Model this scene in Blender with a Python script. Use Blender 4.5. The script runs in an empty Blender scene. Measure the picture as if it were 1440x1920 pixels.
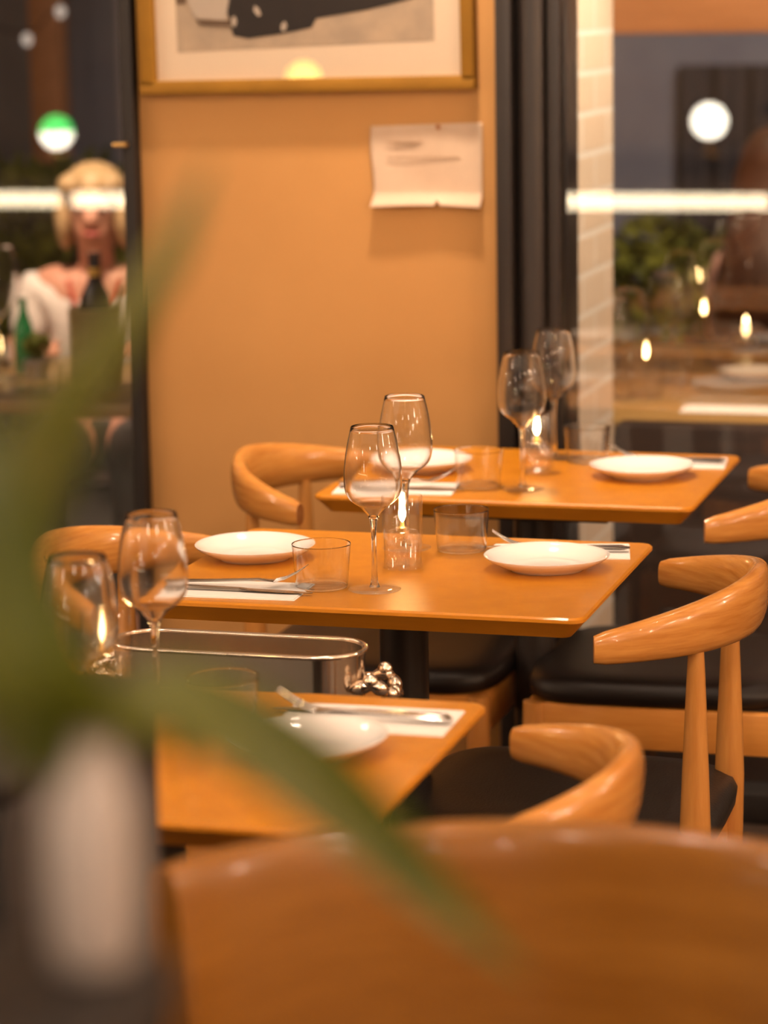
import bpy, bmesh, math, random
from mathutils import Vector, Matrix
random.seed(7)
S = bpy.context.scene
C = S.collection
PI = math.pi

# ------------------------------------------------------------------ camera, world, lights, exposure
YAW, PITCH, ROLL = 0.2808, 0.1844, 0.0164
fw = Vector((-math.sin(YAW)*math.cos(PITCH), math.cos(YAW)*math.cos(PITCH), -math.sin(PITCH)))
rt = Vector((math.cos(YAW), math.sin(YAW), 0)); up = rt.cross(fw)
r2 = math.cos(ROLL)*rt - math.sin(ROLL)*up; u2 = math.sin(ROLL)*rt + math.cos(ROLL)*up
cd = bpy.data.cameras.new('camera'); cam = bpy.data.objects.new('camera', cd); C.objects.link(cam)
cam.matrix_world = Matrix(((r2.x, u2.x, -fw.x, 0), (r2.y, u2.y, -fw.y, 0), (r2.z, u2.z, -fw.z, 1.541), (0, 0, 0, 1)))
cd.sensor_fit = 'HORIZONTAL'; cd.sensor_width = 24; cd.lens = 85
cd.clip_start = 0.02
cd.dof.use_dof = True; cd.dof.focus_distance = 3.72; cd.dof.aperture_fstop = 2.8
S.camera = cam
vs = S.view_settings
S.display_settings.display_device = 'sRGB'
vs.view_transform = 'Standard'; vs.look = 'None'; vs.gamma = 1; vs.use_curve_mapping = False
vs.exposure = -0.24
S.cycles.transparent_max_bounces = 40
S.cycles.max_bounces = 16
S.cycles.sample_clamp_indirect = 6
S.cycles.caustics_refractive = False
S.cycles.caustics_reflective = False
S.cycles.blur_glossy = 0.5
w = bpy.data.worlds.new('night'); S.world = w; w.use_nodes = True
w.node_tree.nodes['Background'].inputs[0].default_value = (0.10, 0.12, 0.2, 1)
w.node_tree.nodes['Background'].inputs[1].default_value = 0.08

WARM = (1.0, 0.74, 0.54)
def light(name, kind, loc, energy, col=WARM, aim=None, parent=None, **kw):
    d = bpy.data.lights.new(name, kind); d.energy = energy; d.color = col
    for k, v in kw.items(): setattr(d, k, v)
    o = bpy.data.objects.new(name, d); C.objects.link(o); o.location = loc
    if aim is not None: o.rotation_euler = (Vector(aim)-Vector(loc)).to_track_quat('-Z', 'Y').to_euler()
    return o
# ceiling downlights of the dining room (their housings are built further down)
SPOTS = [  # location, aim, watts, half-spread
    ((-1.25, 0.9, 2.70), (-1.3, 4.6, 0.9), 120, 0.95),
    ((0.65, 1.2, 2.70), (-0.9, 3.6, 0.6), 75, 0.95),
    ((-1.0, 3.35, 2.70), (-1.0, 3.55, 0.7), 45, 0.85),
    ((-0.95, 2.3, 2.70), (-0.95, 2.7, 0.7), 30, 0.85),
    ((-1.25, 4.55, 2.70), (-1.3, 4.80, 0.9), 210, 0.7),
    ((0.3, 0.2, 2.70), (-0.3, 1.7, 0.9), 45, 0.8)]
for i, (l, a, e, sz) in enumerate(SPOTS):
    light('downlight', 'SPOT', l, e, WARM, a, spot_size=sz*2, spot_blend=0.6, shadow_soft_size=0.06)
# unseen wall washers, added so the glasses mirror bright side walls
light('added_wall_wash', 'SPOT', (1.7, 0.6, 2.70), 200, WARM, (2.6, 0.8, 1.3), spot_size=2.0, spot_blend=.6, shadow_soft_size=.06)
light('added_wall_wash', 'SPOT', (1.7, 3.2, 2.70), 200, WARM, (2.6, 3.2, 1.3), spot_size=2.0, spot_blend=.6, shadow_soft_size=.06)
light('added_wall_wash', 'SPOT', (-5.0, 1.0, 2.70), 220, WARM, (-6, 1.0, 1.3), spot_size=2.0, spot_blend=.6, shadow_soft_size=.06)
light('terrace_fill', 'SPOT', (-2.55, 5.7, 2.7), 420, (1, .74, .52), (-2.75, 6.75, .8), spot_size=.9, spot_blend=.7, shadow_soft_size=.1)  # this and the spots below: unseen, added to light the terrace
light('terrace_fill', 'SPOT', (-0.7, 6.0, 2.6), 150, (1, .62, .32), (-1.1, 6.5, .6), spot_size=1.2, spot_blend=.7, shadow_soft_size=.1)
light('terrace_fill', 'SPOT', (-1.3, 7.0, 2.7), 170, (1, .8, .5), (-1.4, 8.0, .6), spot_size=1.1, spot_blend=.7, shadow_soft_size=.1)
light('hair_light', 'SPOT', (-1.35, 5.75, 2.4), 9, (1, .62, .36), (-1.0, 7.3, .9), spot_size=.6, spot_blend=.6, shadow_soft_size=.1)
light('far_wall_fill', 'SPOT', (-0.5, 7.6, 3.2), 260, (.9, .86, .9), (-1.5, 9.5, 1.2), spot_size=1.5, spot_blend=.8, shadow_soft_size=.2)
light('pier_light', 'SPOT', (-0.5, 5.05, 2.4), 220, (1, .86, .68), (-1.1, 5.3, .9), spot_size=.9, spot_blend=.7, shadow_soft_size=.08)
light('beam_light', 'SPOT', (-1.2, 6.6, .9), 40, (1, .6, .35), (-1.2, 7.9, 1.55), spot_size=1.4, spot_blend=.7, shadow_soft_size=.1)

# ------------------------------------------------------------------ materials
def nmat(name):
    m = bpy.data.materials.new(name); m.use_nodes = True
    return m, m.node_tree.nodes, m.node_tree.links, m.node_tree.nodes['Principled BSDF']
def mat(name, col, rough=.5, metal=0, col2=None, scale=8, stretch=(1, 1, 1), bump=0, bscale=60, emit=None, estr=0, coat=0, trans=0, ior=1.45, sheen=0, spec=.5):
    m, N, L, b = nmat(name)
    b.inputs['Base Color'].default_value = (*col, 1); b.inputs['Roughness'].default_value = rough
    b.inputs['Metallic'].default_value = metal; b.inputs['Coat Weight'].default_value = coat
    b.inputs['Coat Roughness'].default_value = .07
    b.inputs['Transmission Weight'].default_value = trans; b.inputs['IOR'].default_value = ior
    b.inputs['Sheen Weight'].default_value = sheen
    b.inputs['Specular IOR Level'].default_value = spec
    if emit: b.inputs['Emission Color'].default_value = (*emit, 1); b.inputs['Emission Strength'].default_value = estr
    if col2 or bump:
        tc = N.new('ShaderNodeTexCoord'); mp = N.new('ShaderNodeMapping'); L.new(tc.outputs['Object'], mp.inputs[0])
        mp.inputs['Scale'].default_value = stretch
    if col2:
        n = N.new('ShaderNodeTexNoise'); n.inputs['Scale'].default_value = scale; n.inputs['Detail'].default_value = 6
        n.inputs['Roughness'].default_value = .62
        L.new(mp.outputs[0], n.inputs[0])
        r = N.new('ShaderNodeValToRGB'); r.color_ramp.elements[0].position = .36; r.color_ramp.elements[1].position = .66
        r.color_ramp.elements[0].color = (*col, 1); r.color_ramp.elements[1].color = (*col2, 1)
        L.new(n.outputs[0], r.inputs[0]); L.new(r.outputs[0], b.inputs['Base Color'])
    if bump:
        n2 = N.new('ShaderNodeTexNoise'); n2.inputs['Scale'].default_value = bscale; n2.inputs['Detail'].default_value = 3
        L.new(mp.outputs[0], n2.inputs[0])
        bp = N.new('ShaderNodeBump'); bp.inputs['Strength'].default_value = bump; bp.inputs['Distance'].default_value = .002
        L.new(n2.outputs[0], bp.inputs['Height']); L.new(bp.outputs[0], b.inputs['Normal'])
    return m
def thin(name, tint=(.985, .985, .98), base=.035, rough=0.0, solid=0, top=1.0):
    """glass sheet: clear with a mirror that grows towards grazing angles"""
    m = bpy.data.materials.new(name); m.use_nodes = True; N = m.node_tree.nodes; L = m.node_tree.links
    N.remove(N['Principled BSDF'])
    t = N.new('ShaderNodeBsdfTransparent'); t.inputs[0].default_value = (*tint, 1)
    g = N.new('ShaderNodeBsdfGlossy'); g.inputs['Roughness'].default_value = rough; g.inputs[0].default_value = (1, 1, 1, 1)
    lw = N.new('ShaderNodeLayerWeight'); lw.inputs[0].default_value = .5
    p = N.new('ShaderNodeMath'); p.operation = 'POWER'; p.inputs[1].default_value = 4.6; L.new(lw.outputs['Facing'], p.inputs[0])
    ma = N.new('ShaderNodeMath'); ma.operation = 'MULTIPLY_ADD'; ma.inputs[1].default_value = top-base; ma.inputs[2].default_value = base
    L.new(p.outputs[0], ma.inputs[0])
    mx = N.new('ShaderNodeMixShader'); L.new(ma.outputs[0], mx.inputs[0]); L.new(t.outputs[0], mx.inputs[1]); L.new(g.outputs[0], mx.inputs[2])
    out = mx
    if solid:
        gl = N.new('ShaderNodeBsdfGlass'); gl.inputs['IOR'].default_value = 1.5; gl.inputs['Roughness'].default_value = 0.0; gl.inputs[0].default_value = (1, .99, .97, 1)
        m2 = N.new('ShaderNodeMixShader'); m2.inputs[0].default_value = solid; L.new(mx.outputs[0], m2.inputs[1]); L.new(gl.outputs[0], m2.inputs[2]); out = m2
    L.new(out.outputs[0], N['Material Output'].inputs[0])
    return m
def glassmat(name):
    m = bpy.data.materials.new(name); m.use_nodes = True; N = m.node_tree.nodes
    N.remove(N['Principled BSDF']); g = N.new('ShaderNodeBsdfGlass'); g.inputs['IOR'].default_value = 1.45; g.inputs['Roughness'].default_value = .05
    m.node_tree.links.new(g.outputs[0], N['Material Output'].inputs[0]); return m
def emis(name, col, s):
    m = bpy.data.materials.new(name); m.use_nodes = True; N = m.node_tree.nodes
    N.remove(N['Principled BSDF']); e = N.new('ShaderNodeEmission'); e.inputs[0].default_value = (*col, 1); e.inputs[1].default_value = s
    m.node_tree.links.new(e.outputs[0], N['Material Output'].inputs[0]); return m
def brickmat():
    m, N, L, b = nmat('painted_brick')
    tc = N.new('ShaderNodeTexCoord'); mp = N.new('ShaderNodeMapping'); L.new(tc.outputs['Object'], mp.inputs[0])
    mp.inputs['Rotation'].default_value = (PI/2, 0, PI/2)
    sx = N.new('ShaderNodeSeparateXYZ'); L.new(tc.outputs['Object'], sx.inputs[0])
    ad = N.new('ShaderNodeMath'); L.new(sx.outputs[0], ad.inputs[0]); L.new(sx.outputs[1], ad.inputs[1])
    cb = N.new('ShaderNodeCombineXYZ'); L.new(ad.outputs[0], cb.inputs[0]); L.new(sx.outputs[2], cb.inputs[1])
    k = N.new('ShaderNodeTexBrick'); L.new(cb.outputs[0], k.inputs[0]); k.inputs['Scale'].default_value = 1
    k.inputs['Brick Width'].default_value = .235; k.inputs['Row Height'].default_value = .078; k.inputs['Mortar Size'].default_value = .006
    k.inputs['Color1'].default_value = (.72, .52, .35, 1); k.inputs['Color2'].default_value = (.76, .57, .40, 1); k.inputs['Mortar'].default_value = (.84, .72, .58, 1)
    L.new(k.outputs[0], b.inputs['Base Color']); b.inputs['Roughness'].default_value = .85
    bp = N.new('ShaderNodeBump'); bp.inputs['Strength'].default_value = .4; bp.inputs['Distance'].default_value = .004
    bp.invert = True; L.new(k.outputs['Fac'], bp.inputs['Height']); L.new(bp.outputs[0], b.inputs['Normal'])
    return m

M = {}
M['plaster'] = mat('tan_plaster', (.52, .265, .084), .8, col2=(.57, .295, .097), scale=1.6, bump=.12, bscale=35)
M['roomwall'] = mat('room_plaster', (.60, .40, .24), .85)
M['rearwall'] = mat('dark_rear_wall', (.10, .065, .04), .8)
M['ceiling'] = mat('ceiling_paint', (.82, .74, .64), .9)
M['floor'] = mat('dark_floor_boards', (.035, .022, .015), .45, col2=(.06, .038, .026), scale=3, stretch=(1, 9, 1))
M['terrace'] = mat('terrace_paving', (.07, .06, .05), .8, col2=(.11, .09, .07), scale=5)
M['black'] = mat('black_steel', (.022, .017, .015), .35, bump=.05, bscale=90)
M['blackpaint'] = mat('black_paint', (.012, .009, .008), .55)
M['darkwood'] = mat('dark_stained_timber', (.025, .013, .009), .6, col2=(.04, .02, .013), scale=6, stretch=(1, 1, 8))
M['table'] = mat('honey_table_board', (.52, .188, .005), .33, col2=(.58, .22, .007), scale=26, bump=.22, bscale=900, coat=.15)
M['tedge'] = mat('honey_table_edge', (.55, .20, .010), .4, col2=(.63, .235, .015), scale=9, stretch=(1, 1, 6), bump=.1, bscale=300)
M['rail'] = mat('honey_wood_rail', (.48, .185, .034), .24, col2=(.63, .285, .065), scale=9, stretch=(1.2, 1.2, 16), coat=.35)
M['leg'] = mat('honey_wood_leg', (.46, .185, .038), .26, col2=(.57, .26, .065), scale=16, stretch=(3, 3, .3), coat=.3)
M['endgrain'] = mat('end_grain_wood', (.34, .12, .03), .4, col2=(.42, .17, .05), scale=60, stretch=(1, 1, 1))
M['apron'] = mat('wood_apron', (.50, .195, .035), .35, col2=(.58, .25, .052), scale=9, stretch=(1, 1, 10))
M['leather'] = mat('black_leather', (.009, .006, .005), .40, spec=.35, bump=.3, bscale=260)
M['china'] = mat('white_china', (.86, .83, .80), .10, coat=.5)
M['linen'] = mat('white_paper_napkin', (.86, .82, .78), .85, bump=.1, bscale=200)
M['steel'] = mat('polished_steel', (.85, .74, .62), .18, 1)  # warm tint stands in for warm reflections on the tub
M['cutlery'] = mat('brushed_cutlery_steel', (.70, .66, .62), .2, 1)
M['brass'] = mat('aged_brass', (.75, .48, .18), .28, 1)
M['gold'] = mat('ochre_gilt_frame', (.25, .115, .003), .65, col2=(.30, .14, .006), scale=9)
M['mat'] = mat('cream_mat_board', (.82, .66, .50), .8)
M['paper'] = mat('pale_paper', (.58, .43, .31), .8, col2=(.64, .48, .35), scale=12)
M['ink'] = mat('faded_ink', (.42, .28, .18), .9)
M['glass'] = glassmat('clear_table_glass')
M['footglass'] = thin('foot_glass', tint=(1, 1, 1), base=.07, rough=.05, top=.6)
M['rimglass'] = thin('glass_rim', base=.30, rough=.12, top=.7)
M['pane'] = thin('window_glass', tint=(.96, .96, .96), base=.10)
M['picglass'] = thin('picture_glass', base=.05)
M['solidglass'] = glassmat('solid_clear_glass')
M['baseglass'] = thin('thick_glass_base', tint=(.985, .975, .965), base=.06, rough=.05, top=.45)
M['chimney'] = thin('thin_chimney_glass', tint=(1, 1, 1), base=.06, rough=.05, top=.85)
M['oil'] = thin('clear_lamp_oil', tint=(1, .95, .86), base=.05, rough=.05)
M['wax'] = mat('ivory_wax', (.85, .70, .5), .5)
M['flame'] = emis('candle_flame', (1, .62, .24), 130)
M['flamefar'] = emis('far_candle_flame', (1, .66, .28), 45)
M['led'] = emis('warm_led_strip', (1, .80, .52), 11)
M['globe'] = emis('white_globe', (1, .90, .72), 17)
M['globegreen'] = emis('green_globe', (.05, .85, .16), 8)
M['globeamber'] = emis('amber_globe', (1, .62, .10), 15)
M['pend'] = emis('added_pendant_globe', (1, .76, .56), 50)
M['down'] = emis('added_downlight', (1, .76, .56), 320)
M['sconce'] = emis('added_sconce_shade', (1, .76, .56), 330)
M['tubwood'] = mat('brown_wood', (.22, .085, .012), .27, col2=(.28, .115, .018), scale=5, stretch=(1, 1, 7), coat=.25)
M['bulb'] = emis('dim_bulb', (1, .8, .65), .9)
M['leaf'] = mat('strap_leaf', (.05, .062, .004), .42, col2=(.10, .11, .008), scale=9, stretch=(1, 1, .2))
M['hedge'] = mat('hedge_leaf', (.10, .12, .012), .6, col2=(.20, .20, .02), scale=5)
M['ivy'] = mat('ivy_leaf', (.02, .035, .006), .6)
M['grey'] = mat('grey_glaze', (.36, .32, .30), .35)
M['brick'] = brickmat()
M['render'] = mat('grey_render', (.20, .19, .20), .9, col2=(.24, .23, .23), scale=3)
M['shutter'] = mat('charcoal_shutter', (.03, .025, .024), .6)
M['beam'] = mat('orange_timber', (.42, .17, .06), .6, col2=(.5, .21, .08), scale=4, stretch=(1, 1, 8))
M['outtable'] = mat('terrace_table_wood', (.30, .17, .05), .3, col2=(.36, .22, .08), scale=7, stretch=(1, 8, 1))
M['skin'] = mat('skin', (.62, .30, .20), .5)
M['blond'] = mat('blond_hair', (.62, .44, .24), .5, col2=(.45, .28, .12), scale=30, stretch=(4, 4, .4))
M['auburn'] = mat('auburn_hair', (.022, .008, .0035), .45, col2=(.055, .02, .008), scale=30, stretch=(5, 5, .35))
M['white'] = mat('white_cloth', (.80, .72, .66), .85)
M['mauve'] = mat('mauve_cloth', (.28, .16, .14), .85)
M['red'] = mat('red_cord', (.5, .06, .03), .6)
M['lip'] = mat('lips', (.45, .10, .08), .5)
M['eye'] = mat('eye', (.05, .03, .02), .2)
M['greenglass'] = mat('green_bottle_glass', (.02, .16, .05), .06)
M['darkbottle'] = mat('dark_bottle_glass', (.02, .018, .022), .08)
M['goldlabel'] = mat('gold_label', (.75, .42, .08), .5)
M['bucket'] = mat('olive_brass_bucket', (.42, .33, .17), .4, .3)
M['lime'] = mat('yellow_green_cloth', (.50, .48, .03), .7)
M['pale'] = mat('pale_grey', (.42, .38, .36), .7)
M['greytop'] = mat('grey_stone', (.3, .28, .26), .6)

# ------------------------------------------------------------------ helpers
def link(name, me, m=None, parent=None, loc=(0, 0, 0), rot=(0, 0, 0)):
    o = bpy.data.objects.new(name, me); C.objects.link(o)
    if m is not None:
        me.materials.clear()
        for q in (m if isinstance(m, (list, tuple)) else [m]): me.materials.append(q)
    o.location = loc; o.rotation_euler = rot
    if parent is not None: o.parent = parent
    return o
def obj(name, bm, m, parent=None, loc=(0, 0, 0), rot=(0, 0, 0), smooth=True, ang=40):
    me = bpy.data.meshes.new(name)
    bmesh.ops.recalc_face_normals(bm, faces=bm.faces[:])
    bm.to_mesh(me); bm.free()
    if smooth:
        me.polygons.foreach_set('use_smooth', [True]*len(me.polygons))
        try: me.set_sharp_from_angle(angle=math.radians(ang))
        except Exception: pass
    return link(name, me, m, parent, loc, rot)
def tag(o, label, cat, group=None):
    o['label'] = label; o['category'] = cat
    if group: o['group'] = group
    return o
def struct(o): o['kind'] = 'structure'; return o
def thing(name, label, cat, loc=(0, 0, 0), rz=0, group=None):
    o = bpy.data.objects.new(name, None); C.objects.link(o); o.location = loc; o.rotation_euler = (0, 0, rz)
    o.empty_display_size = .05
    return tag(o, label, cat, group)
def dup(root, loc, rz, label, group=None):
    r = root.copy(); C.objects.link(r); r.location = loc; r.rotation_euler = (0, 0, rz); r['label'] = label
    if group: r['group'] = group
    for ch in list(root.children):
        c = ch.copy(); C.objects.link(c); c.parent = r
        for g in list(ch.children):
            d = g.copy(); C.objects.link(d); d.parent = c
    return r
def box(bm, a, b, bev=0, seg=2):
    n = bmesh.new(); bmesh.ops.create_cube(n, size=1)
    for v in n.verts: v.co = Vector([(a[i]+b[i])/2 + v.co[i]*(b[i]-a[i]) for i in range(3)])
    if bev: bmesh.ops.bevel(n, geom=n.edges[:], offset=bev, segments=seg, affect='EDGES', profile=.5)
    join(bm, n); return bm
def join(bm, n):
    me = bpy.data.meshes.new('t'); n.to_mesh(me); n.free(); bm.from_mesh(me); bpy.data.meshes.remove(me)
def B(): return bmesh.new()
def lathe(prof, seg=48, close=False):
    """prof: list of (r, z); r==0 makes a pole. close joins last to first."""
    bm = bmesh.new(); rings = []
    for r, z in prof:
        if r <= 1e-6: rings.append([bm.verts.new((0, 0, z))])
        else: rings.append([bm.verts.new((r*math.cos(2*PI*i/seg), r*math.sin(2*PI*i/seg), z)) for i in range(seg)])
    prs = list(zip(rings[:-1], rings[1:])) + ([(rings[-1], rings[0])] if close else [])
    for A, D in prs:
        for i in range(seg):
            j = (i+1) % seg
            if len(A) == 1 and len(D) == 1: continue
            if len(A) == 1: bm.faces.new((A[0], D[i], D[j]))
            elif len(D) == 1: bm.faces.new((A[i], A[j], D[0]))
            else: bm.faces.new((A[i], A[j], D[j], D[i]))
    return bm
def shell(outer, t):
    """closed double wall from an outer profile, list of (r,z) bottom to top, wall t"""
    inner = [(max(r-t, 0), z+(t if i == 0 else 0)) for i, (r, z) in enumerate(outer)]
    return outer + inner[::-1]
def loft(rings, cap=True):
    bm = bmesh.new(); R = [[bm.verts.new(p) for p in r] for r in rings]; n = len(R[0])
    for A, D in zip(R[:-1], R[1:]):
        for i in range(n): j = (i+1) % n; bm.faces.new((A[i], A[j], D[j], D[i]))
    if cap: bm.faces.new(R[0][::-1]); bm.faces.new(R[-1])
    return bm
def sup(a, b, n=20, e=3.0):
    out = []
    for i in range(n):
        t = 2*PI*i/n; c, s = math.cos(t), math.sin(t)
        out.append((a*math.copysign(abs(c)**(2/e), c), b*math.copysign(abs(s)**(2/e), s)))
    return out
def tube(path, rad, seg=10):
    """round tube along a list of points; rad a number or list"""
    P = [Vector(p) for p in path]; rings = []; prev = None
    for i, p in enumerate(P):
        d = (P[min(i+1, len(P)-1)]-P[max(i-1, 0)]).normalized()
        a = prev if prev is not None else (Vector((0, 0, 1)) if abs(d.z) < .9 else Vector((1, 0, 0)))
        x = d.cross(a).normalized(); y = x.cross(d).normalized(); prev = y
        r = rad[i] if isinstance(rad, (list, tuple)) else rad
        rings.append([p + x*r*math.cos(2*PI*k/seg) + y*r*math.sin(2*PI*k/seg) for k in range(seg)])
    return loft(rings)
def crom(pts, n=8):
    P = [Vector(p) for p in pts]; P = [2*P[0]-P[1]] + P + [2*P[-1]-P[-2]]; out = []
    for i in range(1, len(P)-2):
        for k in range(n):
            t = k/n; a, b, c, d = P[i-1], P[i], P[i+1], P[i+2]
            out.append(.5*((2*b)+(c-a)*t+(2*a-5*b+4*c-d)*t*t+(3*b-a-3*c+d)*t**3))
    out.append(P[-2]); return out
def ellipsoid(c, r, seg=20, rot=None):
    bm = bmesh.new(); bmesh.ops.create_uvsphere(bm, u_segments=seg, v_segments=seg//2+2, radius=1)
    for v in bm.verts:
        q = Vector((v.co.x*r[0], v.co.y*r[1], v.co.z*r[2]))
        if rot is not None: q = rot @ q
        v.co = q + Vector(c)
    return bm

# ------------------------------------------------------------------ the room
def sbox(name, a, b, m, bev=0): return struct(obj(name, box(B(), a, b, bev), m, smooth=bev > 0))
sbox('floor', (-6, -3, -.1), (2.6, 5.06, 0), M['floor'])
sbox('ceiling', (-6, -3, 2.8), (2.6, 5.10, 2.9), M['ceiling'])
sbox('wall_left', (-6.1, -3, 0), (-6, 5.06, 2.8), M['roomwall'])
sbox('wall_right', (2.6, -3, 0), (2.7, 5.06, 2.8), M['roomwall'])
sbox('wall_rear', (-6, -3.1, 0), (2.6, -3, 2.8), M['rearwall'])
sbox('wall_back', (-1.925, 5.0, 0), (-1.207, 5.14, 2.8), M['plaster'], .004)
# black steel column at the right end of the plaster
cb = box(B(), (-1.207, 4.975, 0), (-1.079, 5.12, 2.8), .006)
box(cb, (-1.198, 4.93, 0), (-1.165, 4.98, 2.8), .008); 
bmc = lathe([(0, 0), (.027, 0), (.027, 2.8), (0, 2.8)], 24)
bmesh.ops.translate(bmc, verts=bmc.verts[:], vec=(-1.134, 4.968, 0)); join(cb, bmc)
box(cb, (-1.103, 4.955, 0), (-1.079, 4.99, 2.8), .006)
struct(obj('column', cb, M['black']))
def window(n, x0, x1, frame_boxes):
    e = bpy.data.objects.new('window_%d' % n, None); C.objects.link(e); struct(e)
    obj('window_pane', box(B(), (x0, 4.984, .02), (x1, 4.990, 2.76)), M['pane'], e, smooth=False)
    f = B()
    for a, b in frame_boxes: box(f, a, b, .003)
    obj('window_frame', f, M['blackpaint'], e)
    return e
w1 = window(1, -6.0, -1.93, [((-1.950, 4.97, 0), (-1.9255, 5.09, 2.8)), ((-6, 4.96, 0), (-1.95, 5.05, .06)), ((-6, 4.96, 2.74), (-1.95, 5.05, 2.8)), ((-6, 4.96, 0), (-5.95, 5.05, 2.8))])
obj('window_latch', box(B(), (-1.963, 4.95, 1.278), (-1.935, 4.97, 1.287), .003), M['brass'], w1)
window(2, -1.079, 2.6, [((-1.079, 4.96, 0), (2.6, 5.05, .06)), ((-1.079, 4.96, 2.74), (2.6, 5.05, 2.8)), ((2.55, 4.96, 0), (2.6, 5.05, 2.8))])
# outside: brick pier, low wall, terrace, far wall
sbox('wall_brick', (-1.55, 5.145, -.08), (-1.088, 5.5, 3.0), M['brick'])
sbox('ground', (-9, 5.06, -.18), (6, 14, -.08), M['terrace'])
sbox('wall_terrace', (-1.088, 5.51, -.08), (2.6, 5.60, .672), M['darkwood'], .005)
sbox('wall_far', (-9, 9.6, -.08), (5, 9.8, 4.5), M['render'])
sbox('beam', (-1.95, 7.9, 1.445), (3, 8.1, 1.85), M['beam'], .01)

# corrugated shutter on the far wall
sh = B(); n = 150; pts = []
for i in range(n+1):
    x = -1.66 + i*.016; pts.append((x, 9.56 - .022*math.sin(i*2*PI/8.0)))
rings = [[(x, y, .2), (x, y, 1.315), (x, 9.592, 1.315), (x, 9.592, .2)] for x, y in pts]
t = obj('roller_shutter', loft(rings), M['shutter'], ang=60)
tag(t, 'dark corrugated shutter on the grey wall outside, behind the white globe', 'shutter')

# ------------------------------------------------------------------ dining tables
TABLES = [(-1.0433, 2.687), (-1.026, 3.650), (-1.019, 4.459)]
TW, TD = .63, .52
def rrect(hx, hy, r, z, n=6):
    out = []
    for cx, cy, a0 in ((hx-r, hy-r, 0), (-hx+r, hy-r, 90), (-hx+r, -hy+r, 180), (hx-r, -hy+r, 270)):
        for k in range(n+1):
            a = math.radians(a0+90*k/n); out.append((cx+r*math.cos(a), cy+r*math.sin(a), z))
    return out
def make_table(loc, label):
    t = thing('dining_table', label, 'table', (loc[0], loc[1], 0), 0, 'square dining tables in a row')
    hx, hy = TW/2, TD/2
    rings = [rrect(hx-.022, hy-.022, .012, .719), rrect(hx-.004, hy-.004, .018, .7395), rrect(hx, hy, .02, .743), rrect(hx, hy, .02, .7475), rrect(hx-.003, hy-.003, .018, .75)]
    bm = loft(rings); 
    o = obj('tabletop', bm, [M['table'], M['tedge']], t, ang=25)
    for p in o.data.polygons: p.material_index = 0 if p.normal.z > .6 else 1
    obj('pedestal', lathe([(0, .03), (.035, .03), (.035, .70), (0, .70)], 32), M['black'], t)
    obj('bracket', box(B(), (-.16, -.16, .70), (.16, .16, .719), .003), M['black'], t)
    obj('base_plate', lathe([(0, 0), (.22, 0), (.22, .008), (.05, .016), (.04, .03), (0, .03)], 48), M['black'], t)
    return t
tb = make_table(TABLES[0], 'nearest of the three honey wood tables, beside the oval steel tub')
dup(tb, (TABLES[1][0], TABLES[1][1], 0), 0, 'middle honey wood table, set for two, in sharp focus')
dup(tb, (TABLES[2][0], TABLES[2][1], 0), 0, 'farthest honey wood table, next to the plaster wall and black column')

# ------------------------------------------------------------------ elbow chairs (front faces local -X)
def make_chair(label, loc, rz):
    t = thing('elbow_chair', label, 'chair', loc, rz, 'curved rail elbow chairs at the tables')
    R0, cx = .246, .018; rings = []; n = 44; A = math.radians(74)
    for i in range(n+1):
        th = -A + 2*A*i/n; k = abs(th)/A
        d = 1-k
        hh = .0205 + .025*(1-k**1.45)          # half height: low at the tips, tall at the back
        ww = .0125 + .0035*math.sin(PI*min(1, d*2.5)/2) 
        zc = .6905 + hh
        lean = math.radians(6)*(1-k**1.5)    # top leans outward behind the back
        rad = R0 + .012*(k**4)
        end = 1.0 if i not in (0, n) else .88
        ring = []
        for a, b in sup(ww*end, hh*end, 28, 2.5):
            rr = a*math.cos(lean)+b*math.sin(lean); zz = -a*math.sin(lean)+b*math.cos(lean)
            ring.append((cx+(rad+rr)*math.cos(th), (rad+rr)*math.sin(th), zc+zz))
        if i == 0 or i == n:
            pass
        rings.append(ring)
    o = obj('back_rail', loft(rings), [M['rail'], M['endgrain']], t, ang=50)
    for p in o.data.polygons:
        if len(p.vertices) > 4: p.material_index = 1
    for s in (-1, 1):
        q = lathe([(0, .6965), (.0105, .6965), (.0125, .66), (.0185, .52), (.0215, .44), (.0205, .36), (.0125, .0), (0, 0)], 20)
        obj('rear_leg', q, M['leg'], t, (.207, .149*s, 0))
        q = lathe([(0, .405), (.019, .405), (.0205, .34), (.013, .0), (0, 0)], 20)
        obj('front_leg', q, M['leg'], t, (-.20, .20*s, 0))
    # seat cushion
    def outl(z, g): 
        out = []
        for a, b in sup(.225+g, .222+g, 40, 5):
            out.append((a, b*(1-.10*(a+.2)/.45), z))
        return out
    bm = loft([outl(.405, -.012), outl(.411, 0), outl(.428, .002), outl(.441, -.004), outl(.448, -.02), outl(.451, -.06), outl(.447, -.13)])
    obj('seat', bm, M['leather'], t, ang=60)
    ap = B()
    for a, b in (((-.213, -.2, .335), (-.190, .2, .405)), ((.185, -.16, .335), (.208, .16, .405))): box(ap, a, b, .003)
    for s in (-1, 1): box(ap, (-.2, .2*s-.011, .335), (.2, .2*s+.011, .405), .003)
    obj('apron', ap, M['apron'], t)
    return t
ch = make_chair('honey wood chair right of the middle table, rail and rear leg in focus', (-.785, 3.635, 0), 0)
for l, a, lab in (((-.782, 2.675, 0), 0, 'honey wood chair right of the nearest table, just above the blurred foreground'),
                  ((-.775, 4.46, 0), 0, 'honey wood chair right of the farthest table, cut by the picture edge'),
                  ((-1.275, 4.475, 0), PI, 'honey wood chair left of the farthest table, against the plaster wall'),
                  ((-1.310, 3.67, 0), PI, 'honey wood chair left of the middle table, behind two near wine glasses')):
    dup(ch, l, a, lab)

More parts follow.
